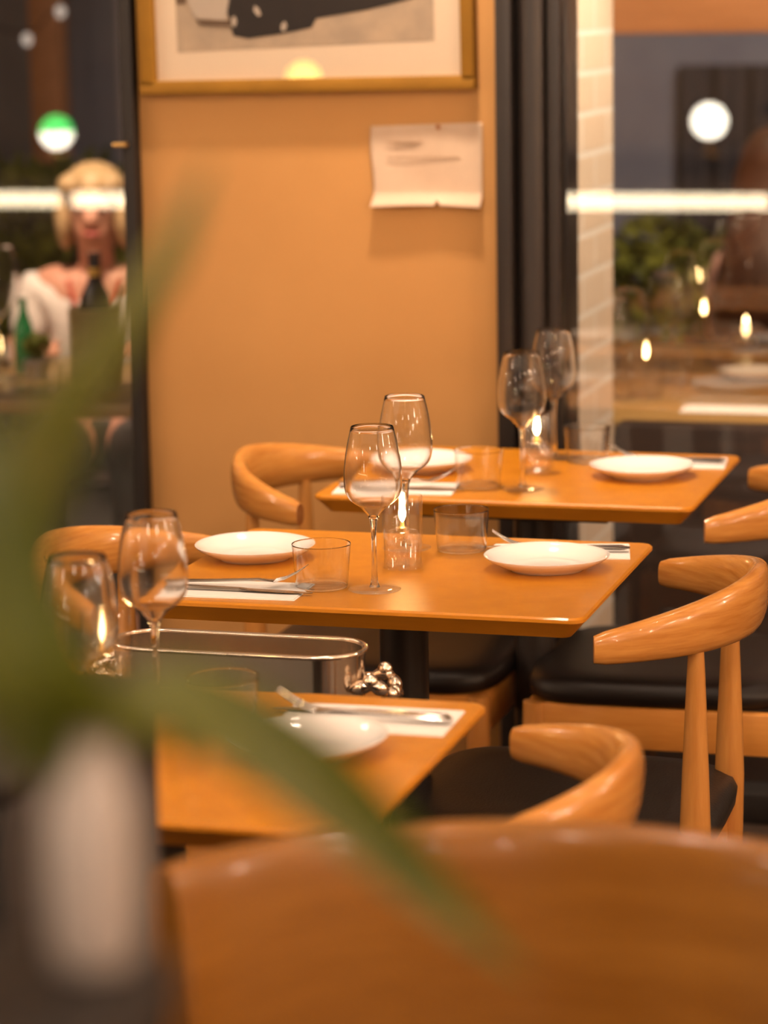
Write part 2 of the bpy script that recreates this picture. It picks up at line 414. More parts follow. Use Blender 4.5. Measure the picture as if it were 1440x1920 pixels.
# ------------------------------------------------------------------ tableware prototypes
ZT = .75
def make_wine(loc, label):
    t = thing('wine_glass', label, 'wine glass', loc, 0, 'stemmed wine glasses on the tables')
    pr = [(.0052, .1015), (.0075, .1035), (.0118, .109), (.0190, .1165), (.0270, .122), (.0335, .128), (.0378, .136), (.0398, .147), (.0402, .160), (.0390, .176), (.0352, .201), (.0292, .227)]
    pr = [(v.x, v.y) for v in crom([(a, b, 0) for a, b in pr], 4)]
    t_ = .0010
    inn = [(r-t_, z) for r, z in pr]; inn[0] = (pr[0][0]-.003, pr[0][1]+.0015); rr, zz = pr[-1]
    bowl = lathe(pr + [(rr-.0002, zz+.0004), (rr-.0005, zz+.0006), (rr-.0008, zz+.0004)] + inn[::-1], 72, True)
    obj('bowl', bowl, M['glass'], t, ang=80)
    obj('stem', lathe([(0, .0042), (.0075, .0042), (.0048, .012), (.0036, .03), (.0033, .065), (.0040, .086), (.0052, .096), (.0074, .103), (.0052, .1045), (0, .1045)], 24), M['solidglass'], t, ang=80)
    obj('foot', lathe([(0, .0005), (.0355, .0005), (.0365, .0012), (.0355, .002), (.02, .0032), (.0078, .0046), (0, .0046)], 48), M['footglass'], t, ang=60)
    return t
wg = make_wine((-1.028, 3.512, ZT), 'wine glass in focus on the middle table, right of the tumbler')
for x, y, lab in ((-1.062, 3.80, 'wine glass behind the candle at the far edge of the middle table'),
                  (-1.006, 4.318, 'front one of two wine glasses on the farthest table'),
                  (-1.022, 4.635, 'rear wine glass on the farthest table, behind the candle flame'),
                  (-1.096, 2.845, 'taller looking wine glass on the nearest table, standing before the middle chair rail'),
                  (-1.085, 2.600, 'leftmost wine glass, a candle flame showing through its bowl')):
    dup(wg, (x, y, ZT), random.random(), lab)
def make_tumbler(loc, label):
    t = thing('tumbler', label, 'tumbler', loc, 0, 'water tumblers on the tables')
    def wl(z, o): return .0362 + (z-.004)/.058*.0048 - o
    zs = [.004, .005, .006, .009, .02, .035, .05, .058, .0605, .0612]
    prof = [(.0350, .0015), (.0357, .0022)] + [(wl(z, 0), z) for z in zs] + [(.0409, .0619), (.0406, .0622), (.0403, .0619)] + [(wl(z, .0011), z) for z in zs[::-1] if z > .0045] + [(.0346, .003)]
    obj('cup', lathe(prof, 72, True), M['glass'], t, ang=50)
    obj('thick_base', lathe([(0, .0006), (.0315, .0006), (.0335, .0018), (.0338, .0045), (.0325, .0072), (.028, .0082), (0, .0082)], 48), M['baseglass'], t, ang=50)
    return t
tu = make_tumbler((-1.104, 3.512, ZT), 'empty tumbler left of the focused wine glass on the middle table')
for x, y, lab in ((-.978, 3.800, 'empty tumbler right of the candle on the middle table'),
                  (-1.083, 4.325, 'tumbler at the near edge of the farthest table, left of its wine glasses'),
                  (-.957, 4.605, 'tumbler right of the candle on the farthest table'),
                  (-.988, 2.768, 'tumbler on the nearest table, half hidden by the arching leaf')):
    dup(tu, (x, y, ZT), random.random(), lab)
def make_plate(loc, label, rz=0):
    t = thing('side_plate', label, 'plate', loc, rz, 'white china side plates')
    prof = [(0, .0012), (.048, .0012), (.050, .0), (.053, .0), (.055, .0022), (.070, .0085), (.083, .0160), (.0880, .0205), (.0885, .0215), (.0872, .0218), (.082, .0180), (.070, .0112), (.058, .0062), (.045, .0048), (0, .0045)]
    bm = lathe(prof, 72)
    for v in bm.verts:
        a = math.atan2(v.co.y, v.co.x); r = math.hypot(v.co.x, v.co.y)
        k = 1 + .018*math.cos(3*a+.4)*min(1, r/.06) + .012*math.cos(2*a)*min(1, r/.06); v.co.x *= k; v.co.y *= k
    obj('dish', bm, M['china'], t, ang=70)
    return t
pl = make_plate((-.828, 3.698, ZT), 'white plate at the right end of the middle table', 0)
for x, y, r, lab in ((-1.262, 3.690, 2.2, 'white plate at the left end of the middle table'),
                     (-.835, 4.474, 1.0, 'white plate at the right end of the farthest table'),
                     (-1.222, 4.472, 2.0, 'white plate at the left end of the farthest table'),
                     (-.870, 2.695, .6, 'white plate on the nearest table, crossed by the arching leaf')):
    dup(pl, (x, y, ZT), r, lab)
def make_candle(loc, label):
    t = thing('candle_lamp', label, 'candle', loc, 0, 'glass candle lamps on the tables')
    outer = [(.0285, 0), (.0290, .002), (.0290, .103), (.0285, .104)]
    prof = outer + [(.0268, .103), (.0268, .002)]
    obj('chimney', lathe(prof, 48, True), M['chimney'], t, ang=50)
    bd = obj('lamp_body', lathe([(0, .003), (.0225, .003), (.0245, .006), (.0245, .046), (.0235, .050), (.0215, .0525), (.008, .054), (0, .054)], 40), M['chimney'], t, ang=50)
    obj('oil', lathe([(0, .008), (.0228, .008), (.0228, .036), (0, .036)], 40), M['oil'], bd, ang=50)
    obj('wick_holder', lathe([(0, .053), (.0085, .053), (.0085, .058), (.0045, .0595), (.0030, .0655), (0, .0655)], 20), M['brass'], t)
    obj('flame', lathe([(0, .0655), (.0026, .068), (.0048, .074), (.0052, .079), (.004, .087), (.0018, .096), (0, .104)], 16), M['flame'], t)
    return t
ca = make_candle((-1.031, 3.668, ZT), 'lit glass candle lamp in the middle of the middle table')
dup(ca, (-1.018, 4.478, ZT), 0, 'lit glass candle lamp in the middle of the farthest table')
dup(ca, (-1.172, 2.885, ZT), 0, 'lit glass candle lamp on the nearest table, seen behind the leftmost wine glass')

def strip(sec):
    """flat bar from sections (x, y, z, half width, half thickness)"""
    rings = []
    for x, y, z, hw, ht in sec:
        rings.append([(x, y-hw, z), (x, y-hw*.6, z+ht), (x, y+hw*.6, z+ht), (x, y+hw, z), (x, y+hw*.6, z-ht), (x, y-hw*.6, z-ht)])
    return loft(rings)
def make_knife(loc, rz, label):
    t = thing('table_knife', label, 'knife', loc, rz, 'table knives on the napkins')
    obj('handle', strip([(-.105, 0, .003, .004, .002), (-.10, 0, .003, .0075, .0028), (-.05, 0, .003, .0062, .0026), (0, 0, .003, .005, .0024)]), M['cutlery'], t, ang=60)
    obj('blade', strip([(0, 0, .003, .005, .0024), (.012, 0, .003, .0075, .0011), (.06, 0, .0026, .0085, .0008), (.09, .001, .0022, .006, .0007), (.104, .003, .002, .0015, .0006)]), M['cutlery'], t, ang=60)
    return t
def make_fork(loc, rz, label):
    t = thing('table_fork', label, 'fork', loc, rz, 'table forks on the napkins')
    obj('handle', strip([(-.10, 0, .0065, .004, .0012), (-.095, 0, .0065, .0085, .0016), (-.05, 0, .0078, .0058, .0016), (0, 0, .010, .0032, .0018), (.03, 0, .0115, .0030, .0018), (.045, 0, .0105, .0065, .0014), (.056, 0, .0105, .0108, .0012)]), M['cutlery'], t, ang=60)
    tn = B()
    for k in range(4):
        y = (k-1.5)*.0062
        join(tn, strip([(.054, y, .0105, .0024, .0012), (.070, y, .0150, .0016, .0011), (.088, y, .0245, .0013, .0010), (.100, y*.95, .033, .0006, .0006)]))
    obj('tines', tn, M['cutlery'], t, ang=60)
    return t
def make_napkin(loc, rz, label):
    bm = box(B(), (-.10, -.054, 0), (.10, .054, .0013), .0004, 1); box(bm, (-.099, -.053, .0014), (.098, .052, .0025), .0004, 1)
    o = obj('napkin', bm, M['linen'], None, loc, (0, 0, rz), smooth=False)
    return tag(o, label, 'napkin', 'folded white napkins')
SET = [  # centre, turn, phrase
    ((-1.216, 3.468), .04, 'at the left end of the middle table'),
    ((-.832, 3.815), PI+.20, 'at the right end of the middle table'),
    ((-.843, 2.843), PI+.02, 'on the nearest table, by the steel tub'),
    ((-.815, 4.612), PI+.10, 'at the right end of the farthest table'),
    ((-1.212, 4.278), .12, 'at the left end of the farthest table')]
kp = fp = npk = None
for (c, a, ph) in SET:
    l = (c[0], c[1], ZT); q = Matrix.Rotation(a, 3, 'Z')
    lk = Vector((*c, ZT+.0026)) + q @ Vector((.012, -.016, 0)); lf = Vector((*c, ZT+.0026)) + q @ Vector((.0, .012, 0))
    labs = ('folded white napkin under the cutlery ' + ph, 'steel table knife lying on the white napkin ' + ph, 'steel fork with raised tines on the napkin ' + ph)
    if kp is None:
        npk = make_napkin(l, a, labs[0]); kp = make_knife(lk, a-.05, labs[1]); fp = make_fork(lf, a+.02, labs[2])
    else:
        dup(npk, l, a, labs[0]); dup(kp, lk, a-.05, labs[1]); dup(fp, lf, a+.02, labs[2])

# ------------------------------------------------------------------ oval steel wine tub on its stand, between the two nearer tables
tub = thing('wine_tub', 'oval polished steel wine tub between the nearest and the middle table', 'wine cooler', (-1.128, 3.225, 0))
def stad(hx, hy, z, n=14):
    out = []; L = hx-hy
    for k in range(n+1): a = -PI/2+PI*k/n; out.append((L+hy*math.cos(a), hy*math.sin(a), z))
    for k in range(n+1): a = PI/2+PI*k/n; out.append((-L+hy*math.cos(a), hy*math.sin(a), z))
    return out
hx, hy = .168, .054
body = loft([stad(hx-.02, hy-.02, .565), stad(hx-.006, hy-.006, .572), stad(hx-.003, hy-.003, .60), stad(hx, hy, .734), stad(hx-.0035, hy-.0035, .734), stad(hx-.0065, hy-.0065, .60), stad(hx-.012, hy-.012, .578)])
obj('tub_body', body, M['steel'], tub, ang=50)
path = [(x, y, z) for x, y, z in stad(hx+.001, hy+.001, .735, 20)]; path.append(path[0])
obj('rolled_rim', tube(path, .0032, 10), M['steel'], tub)
for s in (-1, 1):
    hb = B()
    hp = crom([(.160*s, -.03, .690), (.188*s, -.034, .698), (.205*s, -.018, .686), (.209*s, 0, .680), (.205*s, .018, .686), (.188*s, .034, .698), (.160*s, .03, .690)], 8)
    join(hb, tube(hp, [.0055+.004*abs(math.sin(i*.42)) for i in range(len(hp))], 12))
    for y in (-.034, .034): join(hb, ellipsoid((.186*s, y, .703), (.010, .009, .010)))
    join(hb, ellipsoid((.210*s, 0, .683), (.008, .013, .011)))
    obj('ring_handle', hb, M['steel'], tub)
st = B()
box(st, (-.12, -.05, .545), (.12, .05, .563), .003)
obj('stand_tray', st, M['black'], tub)
for sx in (-1, 1):
    for sy in (-1, 1): obj('stand_leg', tube([(.11*sx, .04*sy, .548), (.13*sx, .06*sy, 0)], .008, 10), M['black'], tub)

# ------------------------------------------------------------------ picture, paper on the plaster wall
pic = thing('framed_picture', 'large framed photograph in an ochre gilt frame on the plaster wall', 'picture', (-1.876, 5.0, 1.4035), 0)
pic.rotation_euler = (0, -.010, 0)
PXS, PZS = .001063, .00104
def q(px, py): return ((px-302)*PXS, (153-py)*PZS)
fr = B(); W_, H_ = .606, .52
box(fr, (-.032, -.036, -.026), (W_+.026, -.001, 0), .003); box(fr, (-.032, -.036, H_), (W_+.026, -.001, H_+.03), .003)
box(fr, (-.032, -.036, -.01), (0, -.001, H_+.01), .003); box(fr, (W_, -.036, -.01), (W_+.026, -.001, H_+.01), .003)
obj('frame', fr, M['gold'], pic)
obj('mat_board', box(B(), (-.002, -.018, -.002), (W_+.002, -.014, H_+.002)), M['mat'], pic, smooth=False)
P1 = mat('print_paving', (.42, .33, .25), .7, col2=(.55, .42, .30), scale=14)
P2 = mat('print_black', (.012, .009, .010), .6)
P3 = mat('print_pale', (.50, .42, .35), .7)
P4 = mat('print_grey', (.13, .08, .05), .7)
def poly(name, pts, y, m, parent):
    a = [Vector((q(*p)[0], y, q(*p)[1])) for p in pts]
    return obj(name, loft([a, [v - Vector((0, .0004, 0)) for v in a]]), m, parent, smooth=False)
# paving strip, black machine, pale cylinder, small details
pr = poly('photo_print', [(342, 102), (822, 91), (822, -290), (342, -290)], -.0182, P1, pic)
for pts, y, m in [([(432, -290), (432, 0), (444, 50), (450, 74), (478, 80), (540, 73), (597, 63), (606, 47), (700, 34), (822, 8), (822, -290)], -.0190, P2),
       ([(366, -290), (366, 12), (378, 40), (436, 46), (444, 10), (440, -290)], -.0198, P3),
       ([(378, 44), (392, 54), (446, 57), (446, 46)], -.0206, P4),
       ([(344, -60), (362, -60), (362, 14), (344, 14)], -.0198, P4),
       ([(448, 42), (454, 38), (458, 48), (454, 58), (448, 56)], -.0206, P3),
       ([(541, 56), (548, 50), (552, 58), (547, 68), (540, 66)], -.0206, P3),
       ([(492, 20), (500, 26), (504, 38), (498, 40), (490, 30)], -.0206, P3)]: poly('printed_shape', pts, y, m, pr)
obj('glazing', box(B(), (-.001, -.0285, -.001), (W_+.001, -.0265, H_+.001)), M['picglass'], pic, smooth=False)

pp = thing('paper_notice', 'pale sheet of paper pinned on the plaster wall, its lower edge curling out', 'paper', (-1.453, 4.998, 1.163), 0)
pg = bmesh.new(); nx, nz = 36, 24; grid = []
for j in range(nz+1):
    row = []
    for i in range(nx+1):
        u, v = i/nx, j/nz; zz = v*.152
        cur = max(0, (.16-v)/.16)
        wob = .0012*math.sin(u*7+v*5)
        x = u*.216 + .003*math.sin(v*6)*(1-u); y = -.003 - wob - .022*cur**1.15
        z = zz + .004*cur*math.sin(u*PI) + .006*u*v
        if abs(u-.61) < .022 and v < .09: z = max(z, .014)
        row.append(pg.verts.new((x, y, z)))
    grid.append(row)
for j in range(nz):
    for i in range(nx): pg.faces.new((grid[j][i], grid[j][i+1], grid[j+1][i+1], grid[j+1][i]))
o = obj('sheet', pg, M['paper'], pp); md = o.modifiers.new('s', 'SOLIDIFY'); md.thickness = .0006
ln = B()
for z0, x0, x1 in ((.122, .03, .10), (.093, .03, .172), (.119, .045, .09)):
    pts = [(x0+(x1-x0)*k/60, -.0062, z0+.0022*math.sin(k*2.1)*(1 if k % 7 else .2)) for k in range(61)]
    join(ln, tube(pts, .0009, 5))
obj('handwriting', ln, M['ink'], pp)
obj('pin', lathe([(0, 0), (.004, 0), (.005, .004), (0, .006)], 14), M['endgrain'], pp, (.132, -.004, .150), (PI/2, 0, 0))

# ------------------------------------------------------------------ bar counter behind the viewpoint (its lamps are mirrored in the windows)
bar = thing('bar_counter', 'long dark bar counter with a warm light strip, mirrored in the windows', 'bar counter', (-3.3, -1.85, 0))
obj('bar_body', box(B(), (-2.3, -.35, 0), (2.3, .33, .86), .01), M['darkwood'], bar)
obj('bar_top', box(B(), (-2.35, -.4, .86), (2.35, .45, .90), .006), M['darkwood'], bar)
def led(x0, x1):
    bm = box(B(), (x0, .36, .672), (x1, .42, .732), .01); return obj('light_strip', bm, M['led'], bar)
led(-2.3, -1.50); led(-1.43, 2.2)
def globe_lamp(x, z, label, parts, h0=.90):
    t = thing('globe_lamp', label, 'lamp', (x, -1.43, h0), 0, 'round lamps on the bar')
    obj('lamp_foot', lathe([(0, 0), (.045, 0), (.045, .008), (.008, .014), (.008, z-h0-.06), (.03, z-h0-.055), (0, z-h0-.05)], 32), M['brass'], t)
    for nm, m, sgn in parts:
        R = .072
        if sgn == 0: pr = [(R*math.sin(PI*k/20) if 0 < k < 20 else 0, -R*math.cos(PI*k/20)) for k in range(21)]
        elif sgn > 0: pr = [(0, .001)] + [(R*math.cos(PI/2*k/10) if k < 10 else 0, .001+R*math.sin(PI/2*k/10)) for k in range(11)]
        else: pr = [(0 if k == 0 else R*math.sin(PI/2*k/10), -R*math.cos(PI/2*k/10)) for k in range(11)] + [(0, 0)]
        bm = lathe(pr, 32)
        obj(nm, bm, m, t, (0, 0, z-h0))
    return t
globe_lamp(-4.786, 1.003, 'round lamp, green above and white below, shown in the left window', [('green_shade', M['globegreen'], 1), ('white_diffuser', M['globe'], -1)])
globe_lamp(-1.846, 1.041, 'round white lamp shown in the right window', [('diffuser', M['globe'], 0)])
globe_lamp(-3.61, 1.230, 'amber lamp shown in the glass of the framed picture', [('diffuser', M['globeamber'], 0)])
# unseen globe pendants, added for light and for highlights on wood and glass
for x, y, z, lab in ((-3.3, -.9, 1.77, 'by the bar counter'), (-.6, -.9, 2.0, 'behind the viewpoint'), (1.4, .2, 1.95, 'over the right half of the room'), (1.6, 2.5, 1.65, 'along the right wall, halfway'), (1.5, 4.3, 2.0, 'by the right window'), (-3.6, 1.6, 1.95, 'over the left half of the room'), (-3.8, 3.7, 2.0, 'by the left window')):
    t = thing('added_pendant', 'unseen globe lamp added for highlights, hanging ' + lab, 'pendant lamp', (x, y, 2.8), 0, 'added globe lamps')
    obj('globe', ellipsoid((0, 0, z-2.8), (.12, .12, .12), 28), M['pend'], t)
    obj('cord', tube([(0, 0, z-2.8+.118), (0, 0, -.005)], .004, 8), M['blackpaint'], t)
    obj('canopy', lathe([(0, -.03), (.05, -.025), (.055, 0), (0, 0)], 24), M['blackpaint'], t)
# unseen downlights and sconces, added for sparkle and streaks in the glasses
for i, (x, y) in enumerate(((-2.6, 4.2), (-2.6, 2.6), (-2.6, 1.0), (-.3, 4.1), (.5, 2.9), (.6, -.2), (-1.0, -1.6), (-3.0, -1.2), (1.6, 3.6), (1.6, 1.4), (-4.4, 2.0), (-4.4, 3.8))):
    t = thing('added_downlight', 'unseen downlight added to the dining room ceiling for sparkle', 'downlight', (x, y, 2.8), 0, 'added downlights')
    obj('trim_ring', lathe([(.038, 0), (.052, 0), (.052, -.008), (.038, -.006)], 28, True), M['blackpaint'], t)
    obj('lens', lathe([(0, -.001), (.036, -.001), (.036, -.004), (0, -.004)], 24), M['down'], t)
for x, y, r, lab in ((-.9, -3, 0, 'rear wall, left one'), (.5, -3, 0, 'rear wall, middle one'), (1.9, -3, 0, 'rear wall, right one'), (2.6, -.8, PI/2, 'right wall, rearmost'), (2.6, 1.2, PI/2, 'right wall, second from the rear'), (2.6, 2.8, PI/2, 'right wall, third from the rear'), (2.6, 4.3, PI/2, 'right wall, by the window'), (-6, -.2, -PI/2, 'left wall, rearmost'), (-6, 1.4, -PI/2, 'left wall, middle one'), (-6, 3.0, -PI/2, 'left wall, by the window')):
    t = thing('added_sconce', 'unseen wall sconce added for glints, on the ' + lab, 'wall lamp', (x, y, 1.5), r, 'added wall sconces')
    obj('backplate', box(B(), (-.04, 0, -.08), (.04, .015, .08), .004), M['brass'], t)
    obj('arm', tube([(0, .01, -.04), (0, .08, -.05)], .006, 8), M['brass'], t)
    obj('shade', lathe([(0, -.13), (.014, -.125), (.016, -.11), (.016, .13), (.014, .145), (0, .15)], 20), M['sconce'], t, (0, .08, 0))
# unseen column lamps behind the viewpoint, added for streaks and a chair highlight
M['column'] = emis('added_column_shade', (1, .78, .58), 75)
for x, y, z0, z1, lab in ((-3.08, -2.55, .92, 1.52, 'behind the bar counter'), (-.45, -2.2, .28, 1.5, 'near the rear wall')):
    t = thing('added_column_lamp', 'unseen column lamp added for streak highlights, on the floor ' + lab, 'floor lamp', (x, y, 0), 0, 'added column lamps')
    obj('base', lathe([(0, 0), (.11, 0), (.11, .015), (.02, .02), (.02, z0-.002), (0, z0-.002)], 28), M['blackpaint'], t)
    obj('shade', lathe([(0, z0), (.046, z0+.004), (.05, z0+.02), (.05, z1-.02), (.046, z1), (0, z1+.004)], 24), M['column'], t)
# downlight housings
for i, (l, a, e, sz) in enumerate(SPOTS):
    d = (Vector(a)-Vector(l)).normalized()
    h = obj('ceiling_spotlight', lathe([(.045, 0), (.05, .0), (.05, .11), (0, .12), (0, .115), (.045, .105)], 28), M['black'])
    h.location = Vector(l) - d*.12 + Vector((0, 0, 0)); h.rotation_euler = (-d).to_track_quat('Z', 'Y').to_euler()
    h.location = Vector(l) - d*.0
    tag(h, 'black ceiling spotlight over the dining room', 'spotlight', 'ceiling spotlights')

# ------------------------------------------------------------------ foreground: black cabinet, bar stool, ledge, vase with strap leaves
cab = thing('cabinet', 'black cabinet at the lower left in front of the nearest table', 'cabinet', (-.952, 1.905, 0), 0)
obj('cabinet_body', box(B(), (-.155, -.15, .0), (.155, .165, .970), .006), M['blackpaint'], cab)
obj('cabinet_top', box(B(), (-.158, -.155, .972), (.158, .168, .994), .005), M['blackpaint'], cab)

ledge = thing('bar_ledge', 'black bar ledge under the grey vase at the lower left corner', 'shelf', (-.85, .74, 0))
obj('ledge_top', box(B(), (-.45, -.2, 1.164), (.505, .172, 1.196), .006), M['blackpaint'], ledge)
obj('ledge_panel', box(B(), (-.42, -.1, 0), (.46, .08, 1.164), .006), M['blackpaint'], ledge)

vx, vy, vz = -.3683, .8846, 1.198
vase = thing('bud_vase', 'small grey vase holding green strap leaves in the blurred foreground', 'vase', (vx, vy, vz))
obj('vase_body', lathe([(.87*a, .87*b) for a, b in [(0, 0), (.016, 0), (.0185, .006), (.020, .03), (.020, .055), (.0175, .075), (.012, .086), (.0115, .095), (.0095, .095), (.0095, .08), (.013, .06), (0, .05)]], 36), M['grey'], vase)
def strap(name, pts, width, nrm, label):
    P = crom(pts, 10); n = len(P); rings = []
    for i, p in enumerate(P):
        u = i/(n-1); wd = width*max(.04, min(1, u*5+.25)*(1-max(0, (u-.55)/.45)**1.7))
        d = (P[min(i+1, n-1)]-P[max(i-1, 0)]).normalized(); s = d.cross(Vector(nrm)).normalized(); nn = s.cross(d).normalized()
        a = .32*wd
        rings.append([p-s*wd+nn*a, p-s*wd*.5+nn*a*.3, p, p+s*wd*.5+nn*a*.3, p+s*wd+nn*a, p+s*wd*.5+nn*(a*.3-.0012), p-nn*.0016, p-s*wd*.5+nn*(a*.3-.0012)])
    o = obj(name, loft(rings), M['leaf'], vase, (-vx, -vy, -vz), ang=70)
    return o
LVW = [  # leaf midlines in metres, half width, facing
    ([(-0.372, 0.9, 1.263), (-0.392, 0.896, 1.287), (-0.414, 0.909, 1.325), (-0.403, 0.933, 1.369), (-0.382, 0.959, 1.409), (-0.367, 0.982, 1.443), (-0.357, 1.005, 1.483)], 0.02, (0, 0.7, 1)),
    ([(-0.372, 0.9, 1.263), (-0.364, 0.909, 1.281), (-0.347, 0.921, 1.286), (-0.326, 0.931, 1.276), (-0.304, 0.94, 1.258), (-0.283, 0.953, 1.234), (-0.258, 0.967, 1.202), (-0.228, 0.981, 1.169)], 0.0165, (-0.2, -1, 0.75)),
    ([(-0.372, 0.899, 1.263), (-0.386, 0.887, 1.297), (-0.398, 0.879, 1.334), (-0.405, 0.873, 1.378), (-0.412, 0.878, 1.415)], 0.024, (0.3, -1, 0.1)),
    ([(-0.373, 0.899, 1.263), (-0.384, 0.886, 1.284), (-0.393, 0.861, 1.299), (-0.405, 0.835, 1.304)], 0.021, (0, -0.7, 1)),
    ([(-0.371, 0.9, 1.263), (-0.372, 0.923, 1.272), (-0.371, 0.959, 1.269), (-0.368, 0.982, 1.255), (-0.368, 0.992, 1.243)], 0.014, (0, -0.7, 1)),
    ([(-0.372, 0.899, 1.263), (-0.412, 0.928, 1.294), (-0.432, 0.968, 1.339), (-0.424, 1.001, 1.372), (-0.419, 1.03, 1.39)], 0.017, (0.5, -1, 0))]
for pts, w_, nr in LVW: strap('strap_leaf', pts, w_, nr, None)

# wooden tub chair, near and far out of focus
stool = thing('tub_chair', 'large blurred wooden tub chair with curved back at the bottom', 'chair', (-.405, 1.75, 0), 0)
rings = []; n = 44
for i in range(n+1):
    th = math.radians(-66 + 132*i/n); k = abs(th)/math.radians(66)
    hh = .165; zc = .734 - .004*k**2
    ring = []
    for a, b in sup(.017, hh, 28, 4.5):
        rr = a + .012*b/.165
        ring.append(((.335+rr)*math.sin(th), (.335+rr)*math.cos(th)*.85, zc+b))
    rings.append(ring)
obj('backrest', loft(rings), M['tubwood'], stool, ang=60)
obj('seat', loft([[(a, b-.01, z) for a, b in sup(.225+g, .20+g, 36, 4)] for z, g in ((.40, -.01), (.405, 0), (.44, 0), (.455, -.012), (.46, -.06))]), M['leather'], stool)
obj('seat_frame', loft([[(a, b-.01, z) for a, b in sup(.22, .195, 36, 4)] for z in (.34, .40)]), M['tubwood'], stool)
for sx in (-1, 1):
    for sy in (-1, 1): obj('leg', tube([(.18*sx, .15*sy-.01, .35), (.20*sx, .17*sy-.01, 0)], [.02, .013], 12), M['leg'], stool)
for th in (-60, -20, 20, 60):
    a = math.radians(th); obj('spindle', tube([(.20*math.sin(a), .20*math.cos(a)*.85-.01, .40), (.30*math.sin(a), .30*math.cos(a)*.85, .575)], .011, 10), M['leg'], stool)

# ------------------------------------------------------------------ terrace: plants
def leafmass(name, m, centres, n, size, label, cat, seed=1, kind=None):
    rd = random.Random(seed); bm = bmesh.new()
    for k in range(n):
        c, r = centres[k % len(centres)]
        while True:
            p = Vector((rd.uniform(-1, 1), rd.uniform(-1, 1), rd.uniform(-1, 1)))
            if p.length < 1: break
        p = Vector((c[0]+p.x*r[0], c[1]+p.y*r[1], c[2]+p.z*r[2]))
        a = Vector((rd.uniform(-1, 1), rd.uniform(-1, 1), rd.uniform(-1, 1))).normalized(); b = a.cross(Vector((rd.uniform(-1, 1), rd.uniform(-1, 1), 1))).normalized(); s = size*rd.uniform(.6, 1.3)
        nn = a.cross(b)*s*.15
        v = [bm.verts.new(x) for x in (p-a*s, p+b*s*.5+nn, p+a*s, p-b*s*.5+nn)]
        bm.faces.new(v)
    o = obj(name, bm, m, smooth=False)
    tag(o, label, cat)
    if kind: o['kind'] = kind
    return o
leafmass('hedge', M['hedge'], [((-1.5+.28*i, 8.3, .15+.25*(j)), (.24, .2, .26)) for i in range(5) for j in range(3)], 5200, .05, 'green hedge outside the right window, left of the auburn hair', 'hedge', 3)
leafmass('hedge', M['hedge'], [((-4.6+.3*i, 8.3, .25+.3*j), (.28, .2, .24)) for i in range(6) for j in range(3)], 5000, .05, 'dark green hedge outside the left window, behind the blond person', 'hedge', 4)
leafmass('ivy', M['ivy'], [((-1.565+.02*(i % 2), 7.4, .9+.16*i), (.055, .05, .10)) for i in range(7)], 700, .03, 'dark ivy strand hanging outside beside the brick pier', 'ivy', 5)

# ------------------------------------------------------------------ terrace: tables and what stands on them
TZ = .66
def out_table(label, x0, x1, y0, y1):
    t = thing('terrace_table', label, 'table', ((x0+x1)/2, (y0+y1)/2, -.08), 0, 'wooden terrace tables')
    hx, hy = (x1-x0)/2, (y1-y0)/2; h = TZ+.08
    obj('tabletop', box(B(), (-hx, -hy, h-.035), (hx, hy, h), .006), M['outtable'], t)
    for sx in (-1, 1):
        for sy in (-1, 1): obj('leg', box(B(), (sx*(hx-.05)-.025, sy*(hy-.05)-.025, 0), (sx*(hx-.05)+.025, sy*(hy-.05)+.025, h-.035), .003), M['blackpaint'], t)
    return t
out_table('wooden terrace table outside the left window, before the blond person', -3.35, -2.15, 5.72, 6.45)
out_table('wooden terrace table outside the right window, covered in candles and glasses', -1.40, -.1, 5.66, 6.95)
def out_candle(x, y, label, h=.07):
    t = thing('tea_light', label, 'candle', (x, y, TZ), 0, 'candles on the terrace tables')
    obj('glass_holder', lathe([(0, 0), (.028, 0), (.03, .003), (.032, .075), (.030, .075), (.028, .006), (0, .006)], 28), M['glass'], t)
    obj('wax', lathe([(0, .007), (.026, .007), (.026, .03), (0, .03)], 24), M['wax'], t)
    obj('flame', lathe([(0, .035), (.006, .045), (.0075, .055), (.004, .072), (0, .086)], 14), M['flamefar'], t)
    return t
def out_glass(x, y, label, s=1.0):
    w_ = dup(wg, (x, y, TZ), 0, label, 'wine glasses on the terrace'); w_.scale = (s, s, s); return w_
def out_tumbler(x, y, label):
    return dup(tu, (x, y, TZ), 0, label, 'tumblers on the terrace')
out_candle(-1.02, 6.90, 'added candle at the back of the right terrace table, replacing a mirrored flame')  # stands in for the nearest candle's flame mirrored in the window
out_candle(-2.80, 6.25, 'candle outside on the left terrace table, before the large wine glass')
out_glass(-1.215, 6.15, 'wine glass outside, close to the brick pier on the right terrace table')
out_glass(-1.135, 6.50, 'wine glass outside, between two candles on the right terrace table')
out_glass(-1.175, 5.98, 'wine glass outside, at the front left of the right terrace table')
out_tumbler(-1.115, 6.02, 'tumbler outside, at the front of the right terrace table')
out_tumbler(-1.09, 6.24, 'tumbler outside, in the middle of the right terrace table')
out_tumbler(-1.035, 6.60, 'tumbler outside, at the back of the right terrace table')
def out_plate(x, y, label): 
    return dup(pl, (x, y, TZ), 0, label, 'plates on the terrace')
out_plate(-.915, 6.35, 'plate outside on the right terrace table, before the candle')
nb = box(B(), (-.14, -.05, 0), (.14, .05, .004), .001); tag(obj('napkin', nb, M['linen'], None, (-.86, 5.84, TZ)), 'white napkin outside at the front of the right terrace table', 'napkin')
